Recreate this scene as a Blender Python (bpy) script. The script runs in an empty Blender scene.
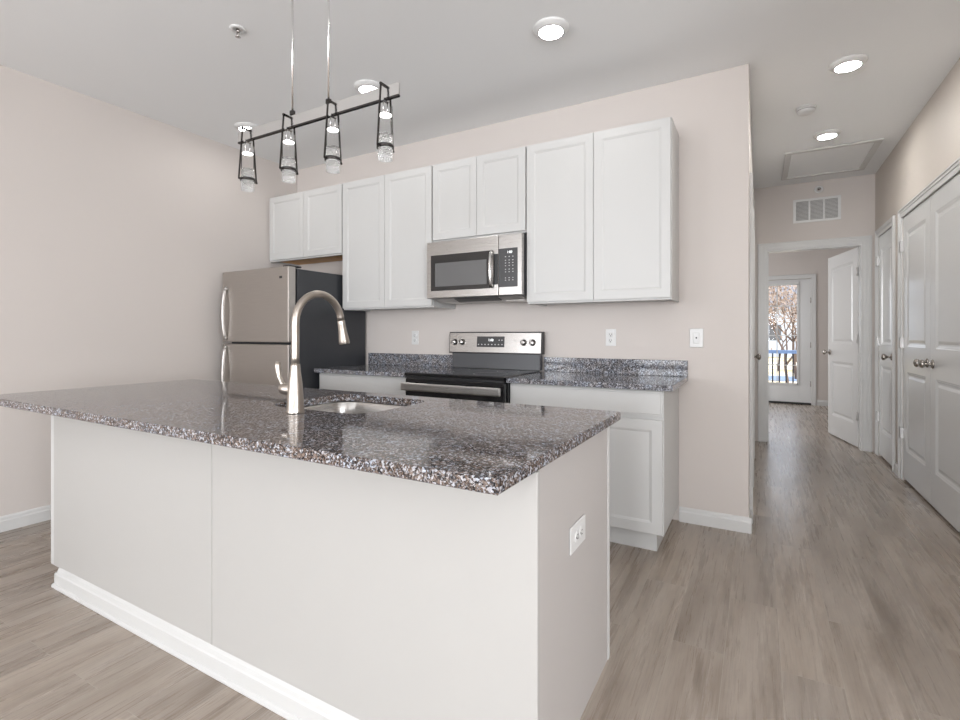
import bpy, bmesh, math, random
from mathutils import Vector, Matrix
S = bpy.context.scene
COL = S.collection
random.seed(7)

# ------------------------------------------------------------------ camera
YAW = 0.5127
cam_d = bpy.data.cameras.new('camera')
cam = bpy.data.objects.new('camera', cam_d)
COL.objects.link(cam)
cam.location = (0, 0, 1.18)
cam.rotation_euler = (math.pi/2, 0, YAW)
cam_d.sensor_width = 36
cam_d.sensor_fit = 'HORIZONTAL'
cam_d.lens = 494.9/960*36
cam_d.shift_y = -(360-334.3)/960
cam_d.clip_start = 0.02
S.camera = cam

# ------------------------------------------------------------------ exposure, world, lights
S.view_settings.view_transform = 'Standard'
S.view_settings.look = 'None'
S.view_settings.exposure = 1.0
S.view_settings.gamma = 1.0
S.view_settings.use_curve_mapping = False

W = bpy.data.worlds.new('sky_world')
S.world = W
W.use_nodes = True
nt = W.node_tree
bg = nt.nodes['Background']
bg.inputs['Color'].default_value = (0.80, 0.88, 1.0, 1)
bg.inputs['Strength'].default_value = 1.5

def area(name, loc, rot, sx, sy, power, color=(1, 1, 1)):
    l = bpy.data.lights.new(name, 'AREA')
    l.shape = 'RECTANGLE'; l.size = sx; l.size_y = sy
    l.energy = power; l.color = color
    o = bpy.data.objects.new(name, l)
    o.location = loc; o.rotation_euler = rot
    COL.objects.link(o)
    return o
# added daylight fill from invented living room windows behind the camera (lights face +y)
DAY = (0.955, 0.975, 1.0)
area('added_fill_patio', (-1.75, -6.90, 1.16), (math.radians(124), 0, 0), 2.2, 2.1, 72, DAY)
area('added_fill_living', (0.25, -6.90, 1.50), (math.radians(97), 0, 0), 1.1, 1.5, 88, DAY)
area('added_fill_side', (3.10, -1.6, 1.45), (math.radians(106), 0, math.pi/2), 2.6, 1.6, 80, DAY)  # added fill for the island end and floor, from an invented window
# added fill light at the bedroom's solid left wall, no window there (faces +x)
area('added_fill_bedroom', (-2.33, 8.3, 1.45), (math.pi/2, 0, -math.pi/2), 1.3, 1.4, 28, DAY)
area('added_fill_left', (-3.85, -3.6, 1.45), (math.radians(100), 0, -math.pi/2), 2.4, 1.6, 50, DAY)  # added fill for the closet doors, from an invented window
sun_d = bpy.data.lights.new('sun', 'SUN'); sun_d.energy = 1.2; sun_d.angle = 0.02; sun_d.color = (1, .95, .88)
sun = bpy.data.objects.new('sun', sun_d); COL.objects.link(sun)
sun.rotation_euler = (math.radians(48), 0, math.radians(100))

# ------------------------------------------------------------------ materials
def mat(name, col, rough=.5, metal=0, spec=.5, coat=0, emis=None, estr=0):
    m = bpy.data.materials.new(name); m.use_nodes = True
    b = m.node_tree.nodes['Principled BSDF']
    b.inputs['Base Color'].default_value = (*col, 1)
    b.inputs['Roughness'].default_value = rough
    b.inputs['Metallic'].default_value = metal
    b.inputs['Specular IOR Level'].default_value = spec
    b.inputs['Coat Weight'].default_value = coat
    if emis:
        b.inputs['Emission Color'].default_value = (*emis, 1)
        b.inputs['Emission Strength'].default_value = estr
    return m
def nodes(m): return m.node_tree.nodes, m.node_tree.links, m.node_tree.nodes['Principled BSDF']
def coords(N, L, scale=(1, 1, 1), rot=(0, 0, 0), loc=(0, 0, 0)):
    g = N.new('ShaderNodeNewGeometry'); mp = N.new('ShaderNodeMapping')
    mp.inputs['Scale'].default_value = scale; mp.inputs['Rotation'].default_value = rot
    mp.inputs['Location'].default_value = loc
    L.new(g.outputs['Position'], mp.inputs['Vector']); return mp.outputs['Vector']
def noise(N, L, v, scale, detail=4, rough=.5):
    n = N.new('ShaderNodeTexNoise'); n.inputs['Scale'].default_value = scale
    n.inputs['Detail'].default_value = detail; n.inputs['Roughness'].default_value = rough
    L.new(v, n.inputs['Vector']); return n.outputs['Fac']
def ramp(N, L, f, stops, const=False):
    r = N.new('ShaderNodeValToRGB'); e = r.color_ramp.elements
    if const: r.color_ramp.interpolation = 'CONSTANT'
    while len(e) < len(stops): e.new(.5)
    for i, (p, c) in enumerate(stops):
        e[i].position = p; e[i].color = (*c, 1) if len(c) == 3 else c
    L.new(f, r.inputs['Fac']); return r.outputs['Color']
def mixc(N, L, fac, a, b, mode='MIX'):
    x = N.new('ShaderNodeMix'); x.data_type = 'RGBA'; x.blend_type = mode
    for s, val in ((x.inputs[0], fac), (x.inputs[6], a), (x.inputs[7], b)):
        if isinstance(val, (int, float)): s.default_value = val
        elif isinstance(val, tuple): s.default_value = (*val, 1)
        else: L.new(val, s)
    return x.outputs[2]
def bump(N, L, b, h, strength=.1, dist=.01):
    bp = N.new('ShaderNodeBump'); bp.inputs['Strength'].default_value = strength
    bp.inputs['Distance'].default_value = dist
    L.new(h, bp.inputs['Height']); L.new(bp.outputs['Normal'], b.inputs['Normal'])

def paint(name, col, rough=.55, b=.05, spec=.3):
    m = mat(name, col, rough, spec=spec); N, L, B = nodes(m)
    v = coords(N, L); n = noise(N, L, v, 120, 3)
    n2 = noise(N, L, v, 1.3, 2)
    c = mixc(N, L, n2, tuple(x*.985 for x in col), tuple(min(1, x*1.015) for x in col))
    L.new(c, B.inputs['Base Color']); bump(N, L, B, n, b, .002)
    return m
M = {}
M['wall'] = paint('greige_wall_paint', (.62, .572, .540), .6, .08)
M['wall_hall'] = paint('beige_hall_wall_paint', (.62, .565, .515), .55, .08)
M['ceiling'] = paint('ceiling_paint', (.885, .895, .90), .8, .05)
M['trim'] = paint('white_trim_paint', (.635, .632, .622), .3, .01, .5)
M['door'] = paint('white_door_paint', (.66, .66, .655), .2, .01, .5)
M['cab'] = paint('white_cabinet_paint', (.555, .552, .542), .38, .01, .4)
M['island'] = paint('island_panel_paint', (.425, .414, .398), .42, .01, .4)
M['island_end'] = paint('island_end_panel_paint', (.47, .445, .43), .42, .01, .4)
M['steel'] = mat('brushed_stainless_steel', (.56, .54, .52), .28, 1)
N, L, B = nodes(M['steel']); v = coords(N, L, (4, 4, 300)); n = noise(N, L, v, 3, 3)
L.new(ramp(N, L, n, [(.3, (.41, .395, .38)), (.7, (.47, .455, .44))]), B.inputs['Base Color'])
r_ = N.new('ShaderNodeMapRange'); r_.inputs['To Min'].default_value = .22; r_.inputs['To Max'].default_value = .36
L.new(n, r_.inputs['Value']); L.new(r_.outputs['Result'], B.inputs['Roughness'])
M['steel_dark'] = mat('fridge_door_steel', (.42, .39, .365), .3, 1)
N, L, B = nodes(M['steel_dark']); v = coords(N, L, (2, 2, 200)); n = noise(N, L, v, 3, 3)
L.new(ramp(N, L, n, [(.3, (.47, .44, .415)), (.7, (.52, .49, .46))]), B.inputs['Base Color'])
M['nickel'] = mat('brushed_nickel', (.47, .425, .38), .33, 1)
M['nickel_knob'] = mat('satin_nickel_knob', (.42, .39, .36), .22, 1)
M['hinge'] = mat('satin_steel_hinge', (.48, .47, .46), .45, .8)
M['handle'] = mat('satin_steel_handle', (.52, .50, .48), .38, 1)
M['chrome'] = mat('polished_chrome', (.68, .675, .67), .14, 1)
M['gunmetal'] = mat('dark_chrome_frame', (.075, .07, .068), .22, 1)
M['black_side'] = mat('charcoal_fridge_side', (.035, .037, .042), .35, spec=.5)
M['black'] = mat('black_plastic', (.012, .012, .013), .35)
M['black_glass'] = mat('black_ceramic_glass', (.006, .006, .007), .05, spec=.6, coat=.3)
M['smoke'] = mat('smoked_glass_window', (.12, .12, .122), .18, spec=.6)
M['grey_enamel'] = mat('dark_grey_enamel', (.075, .077, .083), .3)
M['keypad'] = mat('keypad_panel', (.04, .04, .042), .3)
M['mark'] = mat('light_keypad_mark', (.55, .55, .55), .5)
M['digits'] = mat('display_digits', (.8, .8, .8), .5, emis=(.8, .85, .85), estr=1.0)
M['plastic'] = mat('white_plastic', (.69, .688, .68), .35)
M['slot'] = mat('dark_slot', (.03, .03, .03), .6)
M['slot_grey'] = mat('grey_vent_shadow', (.25, .24, .235), .7)
M['diffuser'] = mat('lit_diffuser', (1, 1, 1), .5, emis=(1, .985, .95), estr=26)
M['diffuser_hall'] = mat('lit_diffuser_hall', (1, 1, 1), .5, emis=(1, .985, .95), estr=95)
M['led'] = mat('lit_pendant_disc', (1, 1, 1), .5, emis=(1, .98, .94), estr=3.0)
M['rubber'] = mat('black_sweep', (.02, .02, .02), .7)
M['maple'] = mat('unfinished_maple', (.52, .24, .075), .55)
N, L, B = nodes(M['maple']); v = coords(N, L, (30, 2, 30)); n = noise(N, L, v, 2, 5)
L.new(ramp(N, L, n, [(.3, (.66, .33, .11)), (.7, (.82, .46, .18))]), B.inputs['Base Color'])

def glass(name, rough=0, tint=(1, 1, 1), ior=1.45):
    m = mat(name, tint, rough); N, L, B = nodes(m)
    B.inputs['Transmission Weight'].default_value = 1; B.inputs['IOR'].default_value = ior
    return m
def thin_glass(name, ior=1.4):
    m = bpy.data.materials.new(name); m.use_nodes = True; N = m.node_tree.nodes; L = m.node_tree.links
    N.remove(N['Principled BSDF'])
    t = N.new('ShaderNodeBsdfTransparent'); g = N.new('ShaderNodeBsdfGlossy'); g.inputs['Roughness'].default_value = .01
    f = N.new('ShaderNodeFresnel'); f.inputs['IOR'].default_value = ior
    x = N.new('ShaderNodeMixShader')
    L.new(f.outputs[0], x.inputs[0]); L.new(t.outputs[0], x.inputs[1]); L.new(g.outputs[0], x.inputs[2])
    L.new(x.outputs[0], N['Material Output'].inputs['Surface'])
    return m
M['tube_glass'] = thin_glass('clear_tube_glass', 1.12)
M['pane'] = thin_glass('door_pane_glass', 1.08)
M['bubble'] = glass('bubble_crystal', .03, (.98, .98, .97), 1.45)
N, L, B = nodes(M['bubble']); v = coords(N, L)
vo = N.new('ShaderNodeTexVoronoi'); vo.inputs['Scale'].default_value = 190; L.new(v, vo.inputs['Vector'])
bump(N, L, B, vo.outputs['Distance'], 1.0, .006)
B.inputs['Emission Color'].default_value = (1, .97, .92, 1); B.inputs['Emission Strength'].default_value = 0.0

# vinyl plank floor
m = M['floor'] = mat('greige_oak_plank_floor', (.3, .25, .21), .32, spec=.45); N, L, B = nodes(m)
vb = coords(N, L, (1, 1, 1), (0, 0, math.pi/2), (0.81, 0.11, 0))
br = N.new('ShaderNodeTexBrick'); L.new(vb, br.inputs['Vector'])
br.inputs['Scale'].default_value = 1; br.inputs['Brick Width'].default_value = 1.22
br.inputs['Row Height'].default_value = .18; br.inputs['Mortar Size'].default_value = .0009
br.inputs['Mortar Smooth'].default_value = .2; br.offset = .37; br.offset_frequency = 2
br.inputs['Color1'].default_value = (0, 0, 0, 1); br.inputs['Color2'].default_value = (1, 1, 1, 1)
br.inputs['Mortar'].default_value = (.5, .5, .5, 1)
# shift the grain from plank to plank
sep = N.new('ShaderNodeSeparateColor'); L.new(br.outputs['Color'], sep.inputs[0])
g = N.new('ShaderNodeNewGeometry')
cmb = N.new('ShaderNodeCombineXYZ')
mul = N.new('ShaderNodeMath'); mul.operation = 'MULTIPLY'; mul.inputs[1].default_value = 13.7
L.new(sep.outputs[0], mul.inputs[0]); L.new(mul.outputs[0], cmb.inputs[0]); L.new(mul.outputs[0], cmb.inputs[1])
add = N.new('ShaderNodeVectorMath'); add.operation = 'ADD'
L.new(g.outputs['Position'], add.inputs[0]); L.new(cmb.outputs[0], add.inputs[1])
def strm(sc):
    mp = N.new('ShaderNodeMapping'); mp.inputs['Scale'].default_value = sc
    L.new(add.outputs[0], mp.inputs['Vector']); return mp.outputs['Vector']
g1 = noise(N, L, strm((13, .55, 1)), 2.4, 8, .68)
g2 = noise(N, L, strm((6, .8, 1)), 1.6, 4, .55)
g3 = noise(N, L, strm((85, 2.6, 1)), 2.0, 5, .65)
base = ramp(N, L, g2, [(.30, (.235, .188, .150)), (.5, (.350, .296, .250)), (.72, (.425, .368, .318))])
c1 = mixc(N, L, ramp(N, L, g1, [(.36, (.62, .62, .62)), (.46, (.93, .93, .93)), (.7, (1.06, 1.06, 1.06))]), (0, 0, 0), base, 'MIX')
gm = ramp(N, L, g1, [(.30, (.72, .70, .68)), (.42, (.93, .925, .92)), (.75, (1.05, 1.05, 1.05))])
c1 = mixc(N, L, 1.0, base, gm, 'MULTIPLY')
c2 = mixc(N, L, 1.0, c1, ramp(N, L, g3, [(.36, (.80, .79, .78)), (.5, (.97, .97, .97)), (.7, (1.05, 1.05, 1.05))]), 'MULTIPLY')
tone = ramp(N, L, sep.outputs[0], [(0, (.90, .90, .91)), (1, (1.09, 1.08, 1.07))])
c3 = mixc(N, L, 1.0, c2, tone, 'MULTIPLY')
c4 = mixc(N, L, br.outputs['Fac'], c3, (.40, .36, .31))
L.new(c4, B.inputs['Base Color'])
rr = N.new('ShaderNodeMapRange'); rr.inputs['To Min'].default_value = .20; rr.inputs['To Max'].default_value = .36
L.new(g1, rr.inputs['Value']); L.new(rr.outputs['Result'], B.inputs['Roughness'])
bump(N, L, B, g3, .12, .002)

# speckled granite
def granite(name, brown, mid, light):
    m = mat(name, (.3, .3, .3), .06, spec=.36); N, L, B = nodes(m)
    v = coords(N, L)
    wob = N.new('ShaderNodeTexNoise'); wob.inputs['Scale'].default_value = 90; L.new(v, wob.inputs['Vector'])
    vv = N.new('ShaderNodeVectorMath'); vv.operation = 'MULTIPLY_ADD'; vv.inputs[1].default_value = (.010, .010, .010)
    L.new(wob.outputs['Color'], vv.inputs[0]); L.new(v, vv.inputs[2])
    def vor(s):
        q = N.new('ShaderNodeTexVoronoi'); q.inputs['Scale'].default_value = s; L.new(vv.outputs[0], q.inputs['Vector'])
        z = N.new('ShaderNodeSeparateColor'); L.new(q.outputs['Color'], z.inputs[0]); return z.outputs[0]
    a = ramp(N, L, vor(195), [(0, (.008, .008, .010)), (.28, (.045, .045, .05)), (.44, brown),
                              (.62, mid), (.82, light)], True)
    b = ramp(N, L, vor(350), [(0, (.015, .015, .018)), (.34, brown), (.60, mid), (.85, light)], True)
    big = noise(N, L, v, 22, 4)
    c = mixc(N, L, .38, a, b)
    tint = ramp(N, L, big, [(.40, (1.0, .92, .87)), (.62, (.96, .98, 1.03))])
    c = mixc(N, L, 1.0, c, tint, 'MULTIPLY')
    L.new(c, B.inputs['Base Color'])
    return m
M['granite'] = granite('speckled_grey_granite', (.13, .125, .13), (.27, .28, .30), (.56, .59, .65))
M['granite_island'] = granite('grey_brown_granite_warm_lit', (.120, .086, .066), (.22, .185, .168), (.52, .56, .62))  # same stone as above, warm light on the island put into browner chips

# outdoors
M['lawn'] = mat('dry_winter_lawn', (.55, .42, .24), .9); N, L, B = nodes(M['lawn'])
v = coords(N, L); n = noise(N, L, v, .5, 5)
L.new(ramp(N, L, n, [(.35, (.42, .30, .14)), (.5, (.62, .50, .32)), (.65, (.80, .74, .62))]), B.inputs['Base Color'])
M['deck'] = mat('grey_deck_boards', (.55, .56, .58), .7)
M['blue_rail'] = mat('blue_painted_rail', (.16, .24, .40), .4)
M['baluster'] = mat('black_metal_baluster', (.015, .015, .018), .5)
M['bark'] = mat('grey_brown_bark', (.14, .095, .07), .9)
M['leaf_o'] = mat('tan_autumn_leaves', (.34, .25, .19), .8)
M['siding'] = mat('pale_grey_siding', (.62, .66, .72), .7)
M['roofing'] = mat('grey_shingle_roof', (.22, .23, .26), .8)
M['asphalt'] = mat('blue_grey_road', (.16, .21, .30), .8)

# ------------------------------------------------------------------ mesh helpers
class MB:
    def __init__(s): s.bm = bmesh.new()
    def _merge(s, t):
        me = bpy.data.meshes.new('tmp'); t.to_mesh(me); t.free(); s.bm.from_mesh(me); bpy.data.meshes.remove(me); return s
    def box(s, x0, x1, y0, y1, z0, z1, bev=0, seg=2):
        t = bmesh.new(); bmesh.ops.create_cube(t, size=1)
        bmesh.ops.scale(t, vec=(abs(x1-x0), abs(y1-y0), abs(z1-z0)), verts=t.verts)
        bmesh.ops.translate(t, vec=((x0+x1)/2, (y0+y1)/2, (z0+z1)/2), verts=t.verts)
        if bev: bmesh.ops.bevel(t, geom=t.edges[:], offset=bev, segments=seg, affect='EDGES', profile=.5)
        return s._merge(t)
    def lathe(s, prof, n=32, M4=None, cap=True):
        t = bmesh.new(); rings = []
        for r, z in prof:
            rings.append([t.verts.new((r*math.cos(2*math.pi*i/n), r*math.sin(2*math.pi*i/n), z)) for i in range(n)])
        for a, b in zip(rings, rings[1:]):
            for i in range(n): t.faces.new((a[i], a[(i+1) % n], b[(i+1) % n], b[i]))
        if cap:
            if prof[0][0] > 1e-6: t.faces.new(rings[0][::-1])
            if prof[-1][0] > 1e-6: t.faces.new(rings[-1])
        bmesh.ops.remove_doubles(t, verts=t.verts, dist=1e-6)
        bmesh.ops.recalc_face_normals(t, faces=t.faces)
        for f in t.faces: f.smooth = True
        if M4: bmesh.ops.transform(t, matrix=M4, verts=t.verts)
        return s._merge(t)
    def tube(s, pts, r, n=12, smooth=True):
        pts = [Vector(p) for p in pts]
        rad = r if isinstance(r, (list, tuple)) else [r]*len(pts)
        t = bmesh.new(); rings = []
        tan0 = (pts[1]-pts[0]).normalized()
        up = Vector((0, 0, 1)) if abs(tan0.z) < .9 else Vector((1, 0, 0))
        nx = tan0.cross(up).normalized()
        for i, p in enumerate(pts):
            if i == 0: tg = pts[1]-pts[0]
            elif i == len(pts)-1: tg = pts[-1]-pts[-2]
            else: tg = (pts[i+1]-pts[i]).normalized() + (pts[i]-pts[i-1]).normalized()
            tg.normalize(); nx = (nx - tg*nx.dot(tg)).normalized(); ny = tg.cross(nx)
            rings.append([t.verts.new(p + nx*rad[i]*math.cos(2*math.pi*k/n) + ny*rad[i]*math.sin(2*math.pi*k/n)) for k in range(n)])
        for a, b in zip(rings, rings[1:]):
            for k in range(n):
                f = t.faces.new((a[k], a[(k+1) % n], b[(k+1) % n], b[k])); f.smooth = smooth
        t.faces.new(rings[0][::-1]); t.faces.new(rings[-1])
        bmesh.ops.recalc_face_normals(t, faces=t.faces)
        return s._merge(t)
    def prism(s, poly, axis, a0, a1):
        """extrude a 2-D outline along an axis; outline gives the two other coordinates in order"""
        t = bmesh.new()
        def P(p, a):
            if axis == 'x': return (a, p[0], p[1])
            if axis == 'y': return (p[0], a, p[1])
            return (p[0], p[1], a)
        A = [t.verts.new(P(p, a0)) for p in poly]; Bv = [t.verts.new(P(p, a1)) for p in poly]
        n = len(poly)
        t.faces.new(A); t.faces.new(Bv[::-1])
        for i in range(n): t.faces.new((A[i], Bv[i], Bv[(i+1) % n], A[(i+1) % n]))
        bmesh.ops.recalc_face_normals(t, faces=t.faces)
        return s._merge(t)
    def quad(s, *v):
        s.bm.faces.new([s.bm.verts.new(p) for p in v]); return s
    def panelled(s, w, h, t, panels, mould=.014, depth=.007, field=None, ease=.002, back=False):
        """slab x 0..w, z 0..h, face at y=0 (towards -y), back at y=t, with recessed panels"""
        px0, px1 = panels[0][0], panels[0][1]
        s.box(0, px0, 0, t, 0, h); s.box(px1, w, 0, t, 0, h)
        zs = [0]+[q for p in panels for q in (p[2], p[3])]+[h]
        for i in range(0, len(zs), 2): s.box(px0, px1, 0, t, zs[i], zs[i+1])
        for (x0, x1, z0, z1) in panels:
            def ring(a, b):
                (i0, y0), (i1, y1) = a, b
                A = [(x0+i0, y0, z0+i0), (x1-i0, y0, z0+i0), (x1-i0, y0, z1-i0), (x0+i0, y0, z1-i0)]
                Bq = [(x0+i1, y1, z0+i1), (x1-i1, y1, z0+i1), (x1-i1, y1, z1-i1), (x0+i1, y1, z1-i1)]
                for k in range(4): s.quad(A[k], A[(k+1) % 4], Bq[(k+1) % 4], Bq[k])
            ring((0, 0.0005), (mould*.35, depth*.45)); ring((mould*.35, depth*.45), (mould*.5, depth*.45)); ring((mould*.5, depth*.45), (mould, depth))
            i = mould; y = depth
            if field:
                ring((mould, depth), (mould+field*.35, depth)); ring((mould+field*.35, depth), (mould+field, depth*.3)); i = mould+field; y = depth*.3
            s.quad((x0+i, y, z0+i), (x1-i, y, z0+i), (x1-i, y, z1-i), (x0+i, y, z1-i))
            if back: s.quad((x0, t-.004, z0), (x0, t-.004, z1), (x1, t-.004, z1), (x1, t-.004, z0))
            else: s.quad((x0, t, z0), (x0, t, z1), (x1, t, z1), (x1, t, z0))
        return s
    def xf(s, m4): bmesh.ops.transform(s.bm, matrix=m4, verts=s.bm.verts); return s
    def move(s, x, y, z): return s.xf(Matrix.Translation((x, y, z)))
    def build(s, name, m, parent=None, smooth=False):
        me = bpy.data.meshes.new(name)
        if parent is not None:
            o0 = Vector((0, 0, 0)); q = parent
            while q is not None: o0 += Vector(q.location); q = q.parent
            bmesh.ops.translate(s.bm, vec=-o0, verts=s.bm.verts)
        s.bm.to_mesh(me); s.bm.free()
        me.materials.append(m)
        if smooth:
            for p in me.polygons: p.use_smooth = True
        o = bpy.data.objects.new(name, me); COL.objects.link(o)
        if parent is not None: o.parent = parent
        return o
RZ = lambda a: Matrix.Rotation(a, 4, 'Z')
RX = lambda a: Matrix.Rotation(a, 4, 'X')
RY = lambda a: Matrix.Rotation(a, 4, 'Y')
T = lambda x, y, z: Matrix.Translation((x, y, z))

def tag(o, label, cat, group=None, kind=None):
    o['label'] = label; o['category'] = cat
    if group: o['group'] = group
    if kind: o['kind'] = kind
    return o
def thing(name, loc, label, cat, group=None):
    o = bpy.data.objects.new(name, None); o.empty_display_size = .1
    o.location = loc; COL.objects.link(o); return tag(o, label, cat, group)
def struct(name, b, m, label=None, cat=None):
    o = b.build(name, m); o['kind'] = 'structure'
    o['label'] = label or name; o['category'] = cat or name.split('_')[0]
    return o
def struct_root(name, loc, label, cat):
    o = bpy.data.objects.new(name, None); o.location = loc; COL.objects.link(o)
    o['kind'] = 'structure'; o['label'] = label; o['category'] = cat; return o
def dup(root, loc, label=None):
    r = root.copy(); COL.objects.link(r); r.location = loc
    if label: r['label'] = label
    for ch in list(root.children):
        c = ch.copy(); COL.objects.link(c); c.parent = r
        for g_ in ch.children:
            d = g_.copy(); COL.objects.link(d); d.parent = c
    return r

# ------------------------------------------------------------------ room shell
XL, YK, ZC = -3.945, 3.347, 2.79        # left wall, kitchen wall, ceiling
XE = -.05                               # end of the kitchen wall = hall side face
XR = 1.02                               # hall right wall
YF = 6.27                               # wall at the end of the hall
YB = -7.0                               # wall behind the camera
BX0, BX1, BY = -2.4, 1.9, 9.9           # bedroom beyond the hall
struct('floor', MB().box(XL-.12, 3.34, YB-.12, BY+.12, -.08, 0), M['floor'], 'greige oak plank floor', 'floor')
struct('ceiling', MB().box(XL-.12, 3.34, YB-.12, BY+.12, ZC, ZC+.08), M['ceiling'], 'flat pale grey ceiling', 'ceiling')
b = MB(); b.box(XL-.12, XL, YB, -4.85, 0, ZC); b.box(XL-.12, XL, -2.35, YK+.12, 0, ZC); b.box(XL-.12, XL, -4.85, -2.35, 0, .62); b.box(XL-.12, XL, -4.85, -2.35, 2.28, ZC)
struct('wall_left', b, M['wall'], 'greige wall left of the refrigerator', 'wall')
struct('wall_kitchen', MB().box(XL, XE, YK, YK+.12, 0, ZC, .003, 1), M['wall'], 'greige wall behind the kitchen cabinets', 'wall')
b = MB()
for y in (-4.85, -3.63, -2.41): b.box(XL-.09, XL-.03, y, y+.06, .62, 2.28)
b.box(XL-.09, XL-.03, -4.85, -2.35, .62, .68); b.box(XL-.09, XL-.03, -4.85, -2.35, 2.22, 2.28); b.box(XL-.085, XL-.035, -4.8, -2.4, 1.43, 1.47)
struct('added_window_4', b, M['trim'], 'added unseen white framed double window in the left wall behind the camera', 'window')  # unseen window, made up to go with the added left fill
# wall behind the camera with openings for the added windows
b = MB(); b.box(XL, -2.87, YB-.12, YB, 0, ZC); b.box(-2.87, -.63, YB-.12, YB, 2.22, ZC); b.box(-.63, -.32, YB-.12, YB, 0, ZC)
b.box(-.32, .82, YB-.12, YB, 0, .73); b.box(-.32, .82, YB-.12, YB, 2.27, ZC); b.box(.82, 3.2, YB-.12, YB, 0, ZC)
struct('wall_back', b, M['wall'], 'greige living room wall behind the camera', 'wall')
b = MB()
for x in (-2.87, -1.78, -.69): b.box(x, x+.06, YB-.09, YB-.03, 0, 2.22)
b.box(-2.87, -.63, YB-.09, YB-.03, 0, .07); b.box(-2.87, -.63, YB-.09, YB-.03, 2.15, 2.22)
struct('added_window_1', b, M['trim'], 'added unseen white framed patio glazing behind the camera', 'window')  # unseen glazing, invented to supply daylight
b = MB()
for x in (-.32, .76): b.box(x, x+.06, YB-.09, YB-.03, .73, 2.27)
b.box(-.26, .76, YB-.09, YB-.03, .73, .79); b.box(-.26, .76, YB-.09, YB-.03, 2.21, 2.27); b.box(-.26, .76, YB-.085, YB-.04, 1.48, 1.52)
struct('added_window_2', b, M['trim'], 'added unseen white framed sash window behind the camera', 'window')  # unseen window, invented for the light aimed down the hall

# hall right wall with a double closet opening and a linen closet opening
LEAF_Z = 2.125
CY0, CY1 = 3.72, 5.185       # double closet opening
LY0, LY1 = 5.50, 6.105         # linen closet opening
b = MB()
b.box(XR, XR+.12, 1.4, CY0, 0, ZC); b.box(XR, XR+.12, CY1, LY0, 0, ZC); b.box(XR, XR+.12, LY1, YF, 0, ZC)
b.box(XR, XR+.12, CY0, CY1, LEAF_Z+.02, ZC); b.box(XR, XR+.12, LY0, LY1, LEAF_Z+.02, ZC)
b.box(XR+.10, XR+.12, CY0, CY1, 0, LEAF_Z+.02); b.box(XR+.10, XR+.12, LY0, LY1, 0, LEAF_Z+.02)
struct('wall_right', b, M['wall_hall'], 'beige hall wall holding the closet doors', 'wall')
b = MB(); b.box(3.2, 3.32, YB, -2.95, 0, ZC); b.box(3.2, 3.32, -.25, 1.52, 0, ZC); b.box(3.2, 3.32, -2.95, -.25, 0, .62); b.box(3.2, 3.32, -2.95, -.25, 2.28, ZC)
struct('wall_side', b, M['wall'], 'greige side wall of the living room right of the camera', 'wall')
struct('wall_return', MB().box(XR+.12, 3.2, 1.4, 1.52, 0, ZC), M['wall'], 'greige wall stub between the hall and the living room', 'wall')
b = MB()
for y in (-2.95, -1.63, -.31): b.box(3.23, 3.29, y, y+.06, .62, 2.28)
b.box(3.23, 3.29, -2.95, -.25, .62, .68); b.box(3.23, 3.29, -2.95, -.25, 2.22, 2.28); b.box(3.235, 3.285, -2.9, -.3, 1.43, 1.47)
struct('added_window_3', b, M['trim'], 'added unseen white framed double window right of the camera', 'window')  # unseen window, made up to go with the added side fill
# hall left wall (behind the kitchen)
D1 = (3.58, 4.32); D2 = (4.55, 5.33)
b = MB(); b.box(XE-.12, XE, YK+.12, D1[0], 0, ZC); b.box(XE-.12, XE, D1[1], D2[0], 0, ZC); b.box(XE-.12, XE, D2[1], YF, 0, ZC)
for d_ in (D1, D2): b.box(XE-.12, XE, d_[0], d_[1], LEAF_Z+.02, ZC); b.box(XE-.12, XE-.10, d_[0], d_[1], 0, LEAF_Z+.02)
struct('wall_hall', b, M['wall'], 'greige hall wall behind the kitchen, seen edge on', 'wall')
# wall at the end of the hall with its doorway
OX0, OX1, OZ = .066, .918, 2.100
b = MB(); b.box(BX0, OX0, YF, YF+.11, 0, ZC); b.box(OX1, BX1, YF, YF+.11, 0, ZC); b.box(OX0, OX1, YF, YF+.11, OZ, ZC)
struct('wall_far', b, M['wall'], 'greige wall at the end of the hall around the bedroom doorway', 'wall')
# bedroom
struct('wall_bedroom_left', MB().box(BX0-.1, BX0, YF, BY, 0, ZC), M['wall'], 'left wall of the bedroom', 'wall')
struct('wall_bedroom_right', MB().box(BX1, BX1+.1, YF, BY, 0, ZC), M['wall'], 'right wall of the bedroom', 'wall')
GX0, GX1, GZ = -.155, .765, 2.115
b = MB(); b.box(BX0, GX0, BY, BY+.12, 0, ZC); b.box(GX1, BX1, BY, BY+.12, 0, ZC); b.box(GX0, GX1, BY, BY+.12, GZ, ZC)
struct('wall_bedroom_back', b, M['wall'], 'bedroom wall around the glazed balcony door', 'wall')

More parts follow.
